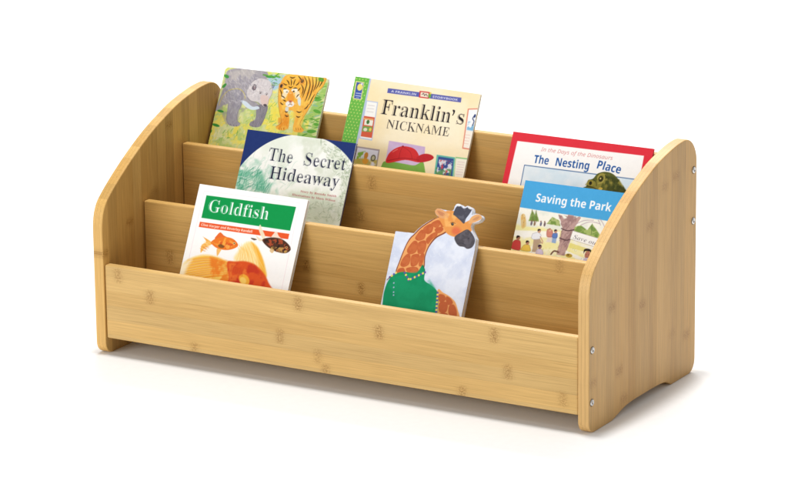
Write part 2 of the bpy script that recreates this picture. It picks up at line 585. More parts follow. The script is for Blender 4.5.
def art_mesh(bm_edges_bm, art, z, keep=None):
    """one mesh: the card body (bmesh, local metres) plus the printed face as a fine grid of coloured vertices"""
    bm = bm_edges_bm
    bmesh.ops.recalc_face_normals(bm, faces=bm.faces[:])
    tmp = bpy.data.meshes.new('tmp')
    bm.to_mesh(tmp)
    bm.free()
    bv = np.array([v.co[:] for v in tmp.vertices])
    bf = [tuple(p.vertices) for p in tmp.polygons]
    bpy.data.meshes.remove(tmp)
    nx, ny = art.nx, art.ny
    u = np.arange(nx + 1) * art.gx / 1000
    v = art.h / 1000 - np.arange(ny + 1) * art.gy / 1000 + art.v0 / 1000
    uu, vv = np.meshgrid(u, v)
    gv = np.stack([uu.ravel(), vv.ravel(), np.full(uu.size, z)], 1)
    ii = np.arange((nx + 1) * (ny + 1)).reshape(ny + 1, nx + 1)
    quads = np.stack([ii[1:, :-1], ii[1:, 1:], ii[:-1, 1:], ii[:-1, :-1]], -1).reshape(-1, 4)
    if keep is not None:
        cu = (uu[:-1, :-1] + art.gx / 2000).ravel() * 1000
        cv = (art.h + art.v0 - vv[:-1, :-1] * 1000 + art.gy / 2).ravel()
        q = np.array(keep)
        xx, yy = cu[None], cv[None]
        ins = np.zeros(xx.shape, bool)
        for i in range(len(q)):
            x1, y1 = q[i]; x2, y2 = q[(i + 1) % len(q)]
            if y1 != y2:
                ins ^= ((y1 > yy) != (y2 > yy)) & (xx < (x2 - x1) * (yy - y1) / (y2 - y1) + x1)
        quads = quads[ins[0]]
    nb = len(bv)
    verts = np.concatenate([bv, gv])
    nq = len(quads)
    me = bpy.data.meshes.new('cover')
    loops = [i for f in bf for i in f] + (quads + nb).ravel().tolist()
    starts, tot, s = [], [], 0
    for f in bf:
        starts.append(s); tot.append(len(f)); s += len(f)
    starts += (s + np.arange(nq) * 4).tolist()
    tot += [4] * nq
    me.vertices.add(len(verts)); me.vertices.foreach_set('co', verts.astype(np.float32).ravel())
    me.loops.add(len(loops)); me.loops.foreach_set('vertex_index', np.array(loops, np.int32))
    me.polygons.add(len(tot)); me.polygons.foreach_set('loop_start', np.array(starts, np.int32))
    me.polygons.foreach_set('loop_total', np.array(tot, np.int32))
    me.polygons.foreach_set('material_index', np.zeros(len(tot), np.int32))
    me.update(calc_edges=True)
    ca = me.color_attributes.new('print', 'FLOAT_COLOR', 'POINT')
    colv = np.ones((len(verts), 4))
    colv[:nb, :3] = art.edge
    colv[nb:, :3] = art.vertex_colours().reshape(-1, 3)
    ca.data.foreach_set('color', colv.astype(np.float32).ravel())
    me.materials.append(M_PRINT)
    return me

def rounded(w, h, r, n=5):
    if r <= 0:
        return [(0, 0), (w, 0), (w, h), (0, h)]
    out = []
    for cx, cy, a0 in ((w - r, r, -90), (w - r, h - r, 0), (r, h - r, 90), (r, r, 180)):
        for k in range(n + 1):
            a = R(a0 + 90 * k / n)
            out.append((cx + r * math.cos(a), cy + r * math.sin(a)))
    return out

BOOKS = 'picture books standing in the rack'
def place(root, TL, lean, phi, L):
    th, ph = R(lean), R(phi)
    Y0 = Vector((0, math.sin(th), math.cos(th)))
    N = Vector((0, -math.cos(th), math.sin(th)))
    X0 = Vector((1, 0, 0))
    X = X0 * math.cos(ph) + Y0 * math.sin(ph)
    Y = -X0 * math.sin(ph) + Y0 * math.cos(ph)
    o = Vector(TL) - Y * L
    root.matrix_world = Matrix(((X.x, Y.x, N.x, o.x), (X.y, Y.y, N.y, o.y), (X.z, Y.z, N.z, o.z), (0, 0, 0, 1)))

def length(TL, lean, th, floor):
    return (TL[2] - floor - th * math.sin(R(lean)) - 0.0005) / math.cos(R(lean))

def book(art, label, TL, lean, phi, w, L, th, edge, back, r=0.0, ct=0.0006, spine=True):
    """a bound book: front cover (printed), back cover, spine, block of pages; local x right, y up, z out of the cover"""
    root = empty('picture_book', TL, label, 'book', BOOKS)
    place(root, TL, lean, phi, L)
    art.edge = lin(edge) * 0.93
    art.v0 = 0.0
    ol = rounded(w, L, r)
    keep = None
    if r > 0:
        keep = [(x * 1000, (L - y) * 1000) for x, y in ol]
    me = art_mesh(prism_bm(ol, -ct, 0.0, 'z'), art, 0.00008, keep)
    link(bpy.data.objects.new('front_cover', me), root)
    mb = plain('back_cover_card', tuple(lin(back) * 0.93), 0.45)
    mesh_obj('back_cover', prism_bm(ol, -th, -th + ct, 'z'), mb, root)
    i = 0.0008
    mesh_obj('page_block', box_bm(0.0014, w - i, i, L - i, -th + ct + 0.0001, -ct - 0.0001), M_PAGE, root)
    if spine:
        mesh_obj('spine', box_bm(0.0, 0.0012, r + 0.0001, L - r - 0.0001, -th + ct + 0.0001, -ct - 0.0001), mb, root)
    return root

# ---- bear and tiger
TL, lean, phi, w, th = (0.0008, 0.3116, 0.3386), 27.0, 0.43, 0.1696, 0.0045
TL = (0.0026, 0.3116, 0.3386)
L = length(TL, lean, th, F3)
a = Art(w * 1000, L * 1000, [[1.59637, 0.35764, -382.05575], [-0.1623, 1.41231, -57.27592]], (214, 222, 160), 3)
A_ = (200, 60, 5.8125); B_ = (260, 65, 6.175)
full = [(-20, 20), (620, 100), (500, 900), (-200, 800)]
a.crop(*A_)
a.wash(full, (180, 205, 110), .7, 14, .5, 5, 1)
a.wash(full, (232, 232, 170), .7, 9, .55, 6, 2)
a.wash([(30, 300), (640, 300), (560, 700), (-60, 600)], (246, 228, 96), .8, 8, .53, 7, 3)
a.wash([(400, 180), (470, 190), (460, 420), (380, 400)], (248, 230, 90), .8, 7, .46, 7, 4)
a.wash([(380, 80), (640, 100), (620, 190), (380, 170)], (172, 205, 232), .9, 14, .42, 6, 5)
a.wash([(140, 35), (460, 75), (455, 95), (140, 60)], (225, 228, 90), .9, 8, .4, 7, 6)
a.hatch(full, 700, 5.0, 0.9, None, -0.9, .6, .6, 7, [(140, 182, 90), (240, 224, 100), (172, 202, 110), (248, 244, 205), (165, 200, 160), (236, 236, 180)])
a.crop(*B_)
a.wash([(300, 110), (420, 110), (340, 470), (220, 450)], (150, 195, 95), .8, 9, .45, 6, 8)
a.hatch([(290, 150), (420, 120), (350, 450), (250, 430)], 60, 9, 1.8, None, -0.25, .3, .8, 9, [(80, 150, 50), (110, 170, 60), (190, 210, 110), (140, 185, 160)])
a.crop(*A_)
GR = (172, 167, 172)
a.poly([(150, 66), (200, 46), (260, 47), (330, 58), (382, 68), (392, 100), (345, 130), (300, 160), (285, 222), (330, 252), (336, 272), (300, 276), (262, 262), (240, 246), (180, 250), (130, 262), (95, 292), (80, 290), (110, 215), (140, 130)], GR, 1, True)
a.poly([(162, 185), (200, 165), (240, 180), (238, 250), (214, 310), (210, 352), (229, 368), (216, 385), (170, 382), (148, 352), (152, 300), (158, 240)], (164, 161, 168), 1, True)
a.poly([(325, 262), (388, 265), (378, 320), (352, 378), (322, 391), (284, 381), (290, 360), (316, 345), (322, 300)], (142, 138, 146), 1, True)
a.wash([(150, 60), (390, 65), (380, 260), (150, 380), (100, 280)], (150, 145, 158), .5, 6, .55, 6, 11, 3)
a.hatch([(150, 66), (260, 47), (385, 68), (300, 150), (270, 210), (130, 250)], 150, 7, .7, None, 1.0, .35, .6, 12, [(134, 130, 142), (216, 210, 214), (160, 154, 166), (206, 196, 196)])
a.hatch([(160, 190), (238, 185), (214, 310), (215, 380), (155, 360)], 70, 6, .7, None, 1.4, .3, .6, 13, [(134, 130, 146), (210, 206, 214), (160, 158, 172)])
a.hatch([(325, 265), (385, 268), (345, 385), (290, 375)], 40, 6, .7, None, 1.5, .3, .6, 14, [(100, 96, 112), (165, 160, 175)])
a.line([(104, 262), (120, 222), (155, 180), (200, 166), (232, 172), (252, 195), (258, 222)], 1.3, (205, 190, 110), .85, smooth=True)
a.poly([(232, 236), (262, 240), (300, 270), (330, 268), (340, 282), (300, 290), (262, 272)], (218, 232, 245), .95, True)
a.poly([(272, 170), (298, 128), (345, 104), (392, 114), (416, 150), (416, 190), (398, 228), (388, 260), (362, 270), (332, 244), (292, 236), (268, 212)], (216, 209, 210), 1, True)
a.hatch([(275, 170), (345, 108), (412, 150), (385, 250), (335, 240), (275, 210)], 90, 5, .6, None, 1.2, .7, .6, 15, [(178, 170, 176), (238, 232, 232), (200, 190, 194)])
a.ell((311, 158), 3.6, 4.6, (95, 88, 98)); a.ell((313, 160), 1.8, 2.6, (150, 130, 135))
a.poly([(352, 205), (392, 212), (392, 250), (370, 268), (350, 245)], (226, 200, 192), .9, True)
a.ell((347, 192), 1.3, 1.0, (60, 52, 55)); a.ell((383, 200), 1.2, 1.0, (60, 52, 55))
a.ell((374, 262), 3.0, 1.7, (88, 80, 88)); a.line([(352, 258), (366, 272), (386, 268)], .7, (110, 98, 105), smooth=True)
a.line([(272, 170), (298, 128), (345, 104), (392, 114)], .6, (120, 112, 120), .7, smooth=True)
a.poly([(412, 140), (428, 128), (430, 150), (418, 165)], (105, 110, 130), .8, True)
a.hatch([(278, 150), (345, 108), (412, 150), (405, 205), (350, 200), (300, 226)], 70, 5, .8, None, .5, .9, .55, 31, [(244, 240, 240), (188, 180, 186), (232, 218, 214)])
a.hatch([(150, 66), (260, 47), (385, 68), (300, 150), (270, 210), (240, 245), (130, 250)], 90, 8, .9, None, .6, .3, .5, 32, [(206, 202, 212), (142, 140, 158), (222, 216, 214)])
a.line([(268, 212), (292, 238), (332, 248), (362, 272)], .9, (128, 122, 132), .8, smooth=True)
a.line([(416, 150), (416, 190), (398, 228), (390, 258)], .7, (140, 132, 140), .7, smooth=True)
a.line([(340, 186), (348, 182), (356, 188)], .6, (110, 100, 106), .8, smooth=True); a.line([(376, 194), (384, 191), (390, 197)], .6, (110, 100, 106), .8, smooth=True)
a.line([(238, 182), (238, 250), (214, 310), (212, 352), (229, 368)], .7, (126, 122, 136), .8, smooth=True); a.line([(152, 300), (150, 350), (168, 380)], .7, (126, 122, 136), .8, smooth=True)
a.line([(385, 270), (376, 320), (352, 378)], .7, (110, 106, 120), .8, smooth=True)
a.wash([(150, 70), (260, 50), (330, 60), (280, 110), (180, 120)], (214, 206, 196), .5, 7, .5, 6, 33, 4)
for x, y, t in ((190, 384, 0), (205, 386, 0), (172, 380, 0), (300, 388, 0), (318, 390, 0)):
    a.line([(x, y - 8), (x + 3, y)], .8, (95, 90, 100), .8)
GN = (45, 140, 60)
for x, y, rx, ry, ro in ((148, 93, 4.6, 2.4, .3), (135, 148, 4.2, 2.2, -.9), (113, 297, 5.6, 1.8, .1), (86, 379, 6.5, 2.0, .15), (52, 414, 3.0, 3.2, .8), (395, 98, 5, 1.3, .1), (420, 100, 4, 1.2, 0)):
    a.ell((x, y), rx, ry, (60, 150, 60) if rx < 5.5 else GN, .9, ro)
a.crop(*B_)
OR = (246, 180, 72)
a.poly([(160, 62), (235, 58), (320, 64), (402, 76), (386, 128), (350, 168), (318, 230), (284, 290), (250, 340), (240, 368), (264, 396), (252, 414), (206, 410), (198, 384), (212, 330), (218, 300), (190, 280), (166, 288), (176, 325), (172, 376), (146, 402), (104, 397), (94, 378), (128, 352), (116, 290), (108, 215), (112, 140), (132, 92)], OR, 1, True)
a.wash([(160, 62), (400, 75), (300, 260), (240, 400), (200, 400), (215, 300), (120, 300)], (252, 205, 90), .8, 8, .5, 6, 21, 3)
a.wash([(115, 280), (175, 300), (170, 395), (100, 395)], (232, 140, 40), .7, 8, .5, 6, 22)
a.poly([(205, 260), (250, 262), (232, 310), (215, 350), (240, 390), (215, 395), (205, 360)], (250, 190, 80), .5, True)
a.ell((186, 160), 17.0, 21.0, (247, 186, 70))
a.ell((128, 128), 4.2, 5, (225, 150, 60)); a.ell((255, 98), 5, 5.2, (225, 150, 60)); a.ell((128, 129), 2.2, 2.8, (70, 50, 40)); a.ell((256, 99), 2.4, 2.8, (80, 55, 40))
a.ell((158, 162), 5.2, 3.2, (250, 244, 225), 1, .25); a.ell((208, 157), 5.0, 3.2, (250, 244, 225), 1, -.2)
a.ell((160, 167), 1.7, 1.3, (70, 60, 30)); a.ell((204, 163), 1.7, 1.3, (70, 60, 30))
a.poly([(172, 165), (198, 165), (205, 215), (190, 228), (168, 222), (164, 205)], (240, 160, 60), 1, True)
a.ell((180, 240), 7.0, 4.4, (246, 240, 232)); a.ell((183, 224), 2.8, 1.6, (200, 110, 80))
a.line([(182, 226), (181, 240), (170, 248)], .7, (80, 60, 50)); a.line([(181, 240), (194, 246)], .7, (80, 60, 50))
a.poly([(228, 195), (246, 205), (244, 250), (230, 238)], (215, 232, 245), .9, True)
a.poly([(155, 258), (172, 262), (166, 292), (152, 280)], (215, 232, 245), .8, True)
K_ = (62, 42, 24)
a.hatch([(120, 100), (240, 70), (250, 160), (225, 240), (130, 250), (112, 200)], 70, 4, .8, None, 1.2, .6, .5, 34, [(254, 214, 120), (232, 146, 48), (252, 236, 190)])
a.hatch([(250, 70), (400, 80), (350, 165), (300, 250), (250, 330), (235, 270)], 90, 5, .8, None, 1.9, .4, .5, 35, [(254, 214, 120), (234, 150, 50), (250, 196, 96)])
a.hatch([(120, 280), (172, 290), (172, 390), (105, 390)], 30, 4, .7, None, 1.5, .4, .5, 36, [(254, 214, 120), (222, 130, 40)])
a.wash([(300, 66), (402, 78), (380, 120), (330, 110)], (196, 200, 90), .6, 5, .55, 7, 37)
a.ell((146, 186), 4.0, 6.0, (252, 240, 214), .8, .3, 2); a.ell((226, 184), 4.0, 6.0, (252, 240, 214), .8, -.3, 2)
stripes = [[(268, 70), (284, 110), (268, 170), (258, 200)], [(292, 70), (304, 120), (286, 190), (272, 225)], [(318, 72), (322, 125), (304, 190), (290, 220)], [(342, 74), (340, 120), (322, 165)],
           [(366, 78), (356, 118), (338, 150)], [(386, 82), (374, 112), (358, 138)], [(250, 120), (262, 150), (252, 190)], [(332, 180), (312, 215), (300, 245)], [(296, 240), (282, 262), (268, 272)],
           [(220, 284), (236, 292), (252, 286)], [(218, 314), (230, 321), (244, 318)], [(148, 284), (158, 290), (168, 288)], [(150, 308), (160, 316), (172, 314)], [(118, 150), (128, 170), (130, 195)],
           [(140, 112), (154, 122), (164, 120)], [(160, 92), (172, 106), (176, 124)], [(188, 86), (190, 108), (188, 128)], [(214, 88), (206, 108), (204, 124)], [(238, 104), (228, 118), (216, 126)],
           [(244, 140), (236, 152), (228, 160)], [(126, 190), (140, 196), (150, 206)], [(138, 215), (148, 220), (156, 224)], [(238, 180), (228, 188), (220, 200)], [(172, 132), (184, 140), (198, 132)],
           [(180, 72), (196, 80), (214, 74)], [(232, 68), (242, 80), (250, 92)], [(140, 150), (148, 146), (160, 148)], [(200, 146), (214, 142), (226, 146)], [(120, 230), (130, 240), (140, 244)]]
for s_ in stripes:
    a.line(s_, 1.7, K_, .9, smooth=True, taper=True)
a.line([(112, 140), (108, 215), (116, 290), (128, 352), (96, 378)], .6, (150, 90, 30), .7, smooth=True)
a.line([(402, 76), (386, 128), (350, 168), (318, 230), (284, 290), (250, 340), (242, 368), (262, 396)], .6, (150, 90, 30), .7, smooth=True)
for x in (112, 126, 140, 216, 230, 244):
    a.line([(x, 388), (x + 3, 400)], .7, (150, 85, 30), .8)
a.hatch([(60, 55), (120, 60), (110, 130), (60, 150)], 22, 6, 1.3, None, -.5, .8, .7, 41, [(90, 160, 80), (150, 195, 110), (190, 215, 235)])
a.hatch([(52, 230), (104, 240), (100, 380), (52, 380)], 24, 6, 1.2, None, -1.2, .5, .7, 42, [(245, 225, 90), (150, 195, 100), (110, 170, 80)])
a.hatch([(-230, 392), (100, 410), (60, 480), (-330, 450)], 45, 7, 1.3, None, -1.3, .5, .7, 43, [(248, 226, 84), (140, 188, 92), (100, 165, 76), (244, 240, 190)])
for x, y, rx, ry, ro in ((346, 286, 6.5, 2.4, .2), (312, 408, 7.5, 2.6, -.1), (352, 215, 6, 2.2, -.2), (342, 366, 5, 2.0, .1), (70, 70, 6, 1.4, .1), (30, 62, 5, 1.2, .1), (106, 72, 5, 1.3, .1), (372, 90, 5, 3, .3)):
    a.ell((x, y), rx, ry, (85, 160, 55), .85, ro)
a.paper(8)
book(a, 'picture book with a grey bear and an orange tiger on its cover', TL, lean, phi, w, L, th, (235, 232, 222), (220, 225, 170), r=0.006, ct=0.0011)

# ---- cream book with green dotted strip
TL, lean, phi, w, th = (0.2145, 0.3125, 0.3467), 23.5, -1.23, 0.1977, 0.0040
L = length(TL, lean, th, F3)
a = Art(w * 1000, L * 1000, [[1.52987, 0.32577, -568.6223], [-0.20054, 1.35855, -31.96034]], (253, 238, 205), 4)
C_ = (330, 70, 4.4875); D_ = (400, 80, 4.94)
a.crop(*D_)
a.wash([(-250, 0), (420, 40), (330, 520), (-350, 480)], (250, 226, 172), .55, 60, .45, 3, 1, 30)
a.wash([(-100, 90), (330, 100), (300, 330), (-120, 330)], (255, 246, 222), .6, 40, .45, 3, 2, 20)
a.rect(0, -1, 23.0, 400, (112, 188, 78))
a.rect(23.0, -1, 25.6, 400, (188, 200, 226))
for i in range(60):
    for j in range(5):
        u = 2.6 + j * 5.0 + (2.5 if i % 2 else 0)
        if u < 22:
            t = np.linspace(0, 2 * math.pi, 10, endpoint=False)
            a.poly(np.stack([u + .85 * np.cos(t), 3 + i * 4.3 + .85 * np.sin(t)], 1), (228, 238, 130), .9, raw=True)
a.crop(*C_)
a.poly([(116, 48), (155, 54), (141, 136), (103, 130)], (226, 226, 150))
a.poly([(120, 53), (151, 58), (138, 131), (108, 126)], (66, 92, 172))
a.ell((135, 76), 4.2, 5.0, (240, 226, 120)); a.ell((144, 62), 1.5, 1.5, (235, 235, 240))
a.line([(118, 103), (140, 106)], 1.2, (200, 210, 235)); a.line([(115, 114), (138, 117)], 1.2, (200, 210, 235)); a.line([(118, 123), (131, 125)], .9, (170, 185, 225))
# cards on the cover
a.poly([(163, 136), (218, 144), (191, 318), (131, 308)], (190, 204, 230))
a.poly([(168, 141), (213, 148), (188, 312), (137, 304)], (250, 249, 244))
for k in range(3):
    a.line([(172 - k * 3, 158 + k * 14), (202 - k * 3, 162 + k * 14)], .8, (205, 195, 195), .8)
a.poly([(154, 206), (203, 213), (190, 306), (139, 299)], (216, 96, 66))
a.poly([(158, 222), (196, 227), (192, 252), (154, 247)], (242, 240, 225))
a.poly([(150, 252), (192, 256), (188, 280), (144, 276)], (120, 165, 85)); a.ell((172, 234), 2.4, 3.0, (70, 120, 60)); a.ell((160, 268), 3, 2.4, (232, 226, 205)); a.ell((182, 268), 2, 2.4, (240, 205, 90))
a.poly([(150, 214), (198, 220), (196, 226), (149, 221)], (240, 190, 120), .8)
a.poly([(120, 343), (226, 358), (202, 500), (90, 480)], (170, 155, 158))
a.poly([(126, 350), (219, 364), (198, 494), (98, 476)], (228, 226, 236))
a.wash([(126, 372), (160, 365), (160, 420), (115, 420)], (130, 175, 60), .95, 6, .4, 7, 5)
a.wash([(110, 395), (215, 405), (198, 494), (98, 476)], (190, 170, 80), .9, 8, .4, 7, 6)
a.ell((164, 385), 3.2, 4.6, (205, 140, 60)); a.ell((160, 410), 4.5, 4.2, (225, 160, 60)); a.ell((196, 396), 4.0, 4.6, (110, 105, 80)); a.ell((196, 396), 2.2, 2.8, (200, 196, 160))
# lilac panel with a red sun hat on a lawn
a.poly([(268, 318), (352, 331), (430, 345), (412, 560), (232, 540)], (206, 178, 216))
a.wash([(268, 322), (352, 334), (420, 348), (412, 500), (232, 500)], (222, 198, 228), .6, 14, .5, 4, 8)
a.poly([(236, 424), (270, 412), (330, 420), (380, 428), (424, 420), (412, 560), (225, 540)], (128, 178, 76), 1, True)
a.poly([(258, 418), (262, 384), (284, 360), (318, 344), (352, 344), (384, 356), (402, 384), (404, 414), (340, 404)], (214, 50, 52), 1, True)
a.poly([(392, 392), (424, 376), (456, 380), (468, 394), (446, 408), (400, 414)], (196, 38, 46), 1, True)
a.line([(260, 408), (330, 396), (402, 404)], 1.0, (160, 30, 38), .9, smooth=True)
a.line([(330, 344), (318, 368), (312, 398)], .7, (160, 30, 38), .8, smooth=True); a.line([(330, 344), (362, 368), (372, 400)], .7, (160, 30, 38), .8, smooth=True)
a.ell((330, 343), 1.6, 1.2, (160, 30, 38)); a.line([(284, 368), (306, 356)], 1.2, (238, 130, 120), .8)
# banner with a small badge
a.crop(0, 0, 1)
a.poly([(388.6, 88.1), (461.9, 97.9), (461.2, 102.7), (387.6, 92.9)], (92, 98, 172))
WT = (225, 225, 240)
a.text('A FRANKLIN', 'bold', (391.5, 92.2), (416.5, 95.5), 2.9, WT)
a.text('STORYBOOK', 'bold', (433.0, 97.8), (458.0, 101.1), 2.9, WT)
a.crop(*D_)
a.poly([(100, 54), (150, 60), (146, 93), (96, 87)], (205, 55, 60)); a.poly([(106, 60), (144, 65), (141, 87), (103, 82)], (240, 225, 205))
a.line([(112, 72), (120, 66), (124, 78), (132, 70), (138, 80)], 1.0, (90, 60, 60)); a.ell((150, 78), 2.2, 3.4, (110, 165, 70)); a.ell((154, 66), 1.3, 1.6, (230, 200, 90))
INK = (34, 30, 38)
a.crop(0, 0, 1)
a.text('Franklin', 'serif', (380.6, 113.9), (449.8, 122.9), 20.0, INK, .050)
a.text('s', 'serif', (456.4, 123.8), (463.2, 124.6), 20.0, INK, .045)
a.poly([(453.0, 110.0), (455.3, 110.4), (455.2, 112.6), (453.4, 115.6), (452.6, 115.3), (453.7, 112.9)], INK, 1, True)
a.text('NICKNAME', 'serif', (386.4, 128.2), (448.8, 136.4), 11.8, (60, 54, 56), .050)
# cards at the right
a.crop(*D_)
a.poly([(336, 142), (400, 140), (352, 345), (308, 338)], (226, 138, 116))
a.poly([(341, 147), (395, 145), (349, 338), (314, 332)], (250, 240, 226))
a.poly([(342, 150), (392, 150), (366, 254), (328, 248)], (246, 248, 250)); a.wash([(338, 205), (372, 210), (366, 252), (330, 246)], (120, 178, 215), .9, 6, .4, 8, 9)
a.line([(372, 172), (360, 190), (366, 205), (358, 225)], 1.5, (50, 66, 118), smooth=True); a.ell((370, 178), 1.6, 2.6, (50, 66, 118))
for k in range(4):
    a.line([(325 - k * 3, 270 + k * 14), (346 - k * 3, 273 + k * 14)], .8, (228, 190, 180), .8)
a.poly([(184, 368), (274, 381), (258, 560), (160, 545)], (104, 190, 172)); a.poly([(192, 377), (267, 388), (252, 550), (168, 536)], (58, 84, 150))
a.wash([(196, 392), (262, 400), (250, 470), (180, 462)], (235, 235, 240), .95, 5, .5, 9, 10); a.wash([(196, 392), (262, 400), (250, 470), (180, 462)], (205, 70, 80), .95, 4, .6, 10, 11)
a.wash([(180, 430), (256, 440), (250, 480), (172, 470)], (90, 150, 90), .9, 5, .5, 9, 12)
a.poly([(276, 378), (345, 386), (310, 560), (262, 550)], (146, 204, 140)); a.poly([(278, 385), (345, 393), (310, 560), (264, 550)], (250, 244, 226))
for k in range(6):
    a.line([(286 - k * 2, 402 + k * 12), (318 - k * 2, 406 + k * 12)], .8, (226, 196, 205), .9)
a.paper(5)
book(a, 'cream picture book with a green dotted strip down its left side', TL, lean, phi, w, L, th, (245, 236, 215), (240, 225, 190))

# ---- red bordered dinosaur book
TL, lean, phi, w, th = (0.471, 0.2942, 0.3012), 27.0, 0.02, 0.2095, 0.0030
L = length(TL, lean, th, F3)
a = Art(w * 1000, L * 1000, [[1.44984, 0.31561, -785.6772], [-0.17108, 1.33959, -87.89284]], (226, 52, 66), 5)
E_ = (500, 125, 4.925)
a.crop(*E_)
a.poly([(86, 78), (710, 153), (640, 520), (-10, 500)], (254, 253, 251))
a.poly([(122, 198), (668, 268), (620, 560), (60, 520)], (216, 234, 246))
a.wash([(122, 198), (668, 268), (620, 560), (60, 520)], (236, 244, 250), .8, 20, .5, 4, 1)
for p in ([(122, 198), (668, 268)], [(122, 198), (60, 520)]):
    a.line(p, 1.1, (44, 92, 150))
a.crop(*E_)
a.poly([(405, 322), (430, 300), (436, 274), (462, 264), (484, 240), (520, 231), (556, 240), (584, 266), (604, 300), (640, 350), (630, 420), (400, 420)], (92, 96, 40), 1, True)
a.wash([(405, 322), (440, 270), (520, 235), (590, 270), (640, 350), (600, 420), (400, 420)], (150, 140, 62), .8, 6, .52, 8, 2)
a.wash([(520, 235), (590, 270), (640, 350), (600, 420), (520, 420)], (58, 66, 26), .8, 7, .5, 7, 3)
a.line([(484, 262), (496, 244), (514, 244), (518, 262), (506, 282), (488, 288)], 1.8, (168, 156, 76), .95, smooth=True)
a.ell((500, 266), 3.4, 4.0, (54, 52, 20)); a.ell((498, 264), 1.0, 1.2, (220, 205, 130))
a.ell((450, 288), 4.6, 4.6, (150, 138, 58)); a.ell((449, 287), 2.2, 2.6, (40, 36, 16)); a.ell((498, 314), 3.0, 1.8, (206, 180, 80))
a.line([(430, 300), (456, 306), (490, 322), (530, 330)], 1.1, (50, 50, 22), smooth=True)
a.line([(462, 268), (476, 282), (478, 300)], .9, (64, 62, 28), smooth=True)
for k in range(9):
    a.line([(520 + k * 11, 250 + k * 7), (527 + k * 11, 262 + k * 8)], .9, (48, 54, 22), .8)
BL_ = (14, 82, 160)
a.text('In the Days of the Dinosaurs', 'italic', (203, 128), (556, 173), 5.0, (214, 112, 112), .012)
a.text('The', 'bold', (166, 187), (239, 196), 10.8, BL_)
a.text('Nesting', 'bold', (275, 201), (439, 221), 10.8, BL_)
a.text('Place', 'bold', (479, 214), (592, 241), 10.9, BL_)
a.paper(4)
book(a, 'red bordered picture book with a dinosaur head, half hidden behind the blue book', TL, lean, phi, w, L, th, (220, 60, 70), (215, 55, 65))

# ---- navy book with the pale circle
TL, lean, phi, w, th = (0.1028, 0.2090, 0.2815), 25.0, -0.07, 0.1734, 0.0035
L = length(TL, lean, th, F2)
a = Art(w * 1000, L * 1000, [[1.55203, 0.32789, -426.87515], [-0.18338, 1.36211, -130.32628]], (31, 52, 112), 6)
F_ = (230, 125, 4.94)
a.crop(*F_)
q = a.mm([(46, 212), (330, 47), (607, 196)])
(ax_, ay_), (bx_, by_), (cx_, cy_) = q
dd = 2 * (ax_ * (by_ - cy_) + bx_ * (cy_ - ay_) + cx_ * (ay_ - by_))
ux = ((ax_ ** 2 + ay_ ** 2) * (by_ - cy_) + (bx_ ** 2 + by_ ** 2) * (cy_ - ay_) + (cx_ ** 2 + cy_ ** 2) * (ay_ - by_)) / dd
uy = ((ax_ ** 2 + ay_ ** 2) * (cx_ - bx_) + (bx_ ** 2 + by_ ** 2) * (ax_ - cx_) + (cx_ ** 2 + cy_ ** 2) * (bx_ - ax_)) / dd
rad = math.hypot(ax_ - ux, ay_ - uy)
navy = a.c.copy()
a.c[:] = (249, 249, 243)
allp = [(0, 0), (660, 60), (560, 900), (-120, 800)]
a.wash(allp, (222, 230, 212), .6, 22, .56, 5, 1, 4)
a.wash([(0, 320), (660, 320), (560, 900), (-120, 800)], (212, 222, 198), .8, 20, .45, 5, 11, 20)
a.wash([(350, 60), (640, 90), (560, 480), (420, 470)], (214, 220, 200), .7, 14, .50, 5, 2, 10)
a.wash([(60, 170), (200, 150), (240, 340), (0, 340)], (176, 214, 194), .85, 12, .46, 6, 3, 8)
a.wash([(20, 215), (160, 225), (180, 330), (0, 320)], (98, 178, 146), .8, 9, .48, 7, 4, 6)
a.hatch([(30, 215), (150, 215), (200, 320), (10, 320)], 130, 15, .9, None, -1.0, .5, .65, 5, [(70, 160, 125), (130, 200, 170), (205, 228, 215), (50, 140, 110)])
a.hatch([(100, 140), (330, 180), (330, 330), (60, 300)], 90, 13, .8, None, -.9, .5, .35, 6, [(150, 195, 175), (225, 235, 225), (180, 205, 180)])
a.hatch([(440, 70), (560, 110), (610, 210), (560, 300), (500, 200)], 150, 6, .8, None, .6, .9, .5, 7, [(130, 150, 115), (160, 172, 140), (225, 228, 212), (105, 130, 100)])
a.hatch([(380, 370), (560, 390), (540, 480), (380, 470)], 120, 6, .8, None, .2, .8, .5, 8, [(150, 165, 130), (185, 195, 165), (228, 230, 212), (130, 150, 120)])
a.hatch([(560, 220), (600, 230), (560, 480), (530, 470)], 80, 6, .8, None, .8, .8, .5, 9, [(150, 165, 130), (190, 198, 170), (128, 148, 118)])
yy, xx = np.mgrid[0:a.H, 0:a.W]
rr = np.hypot(((xx + .5) / SS - .5) * a.gx - ux, ((yy + .5) / SS - .5) * a.gy - uy)
mk = np.clip((rr - rad) / PX + .5, 0, 1)
mk *= (((yy + .5) / SS - .5) * a.gy < uy)[...]
a.c = a.c * (1 - mk[..., None]) + navy * mk[..., None]
INK2 = (26, 30, 60)
a.text('The', 'serif', (186, 173), (306, 190), 17.0, INK2, .055)
a.text('Secret', 'serif', (364, 198), (567, 224), 17.0, INK2, .055)
a.text('Hideaway', 'serif', (190, 264), (534, 309), 17.0, INK2, .055)
RD = (172, 74, 78)
a.text('Story by Brenda Smith', 'serif', (350, 332), (525, 356), 2.8, RD, .03)
a.text('Illustrations by Mark Wilson', 'serif', (308, 348), (520, 378), 2.8, RD, .03)
a.paper(5)
book(a, 'picture book with a large pale circle filling its navy blue cover', TL, lean, phi, w, L, th, (214, 214, 205), (40, 58, 112))

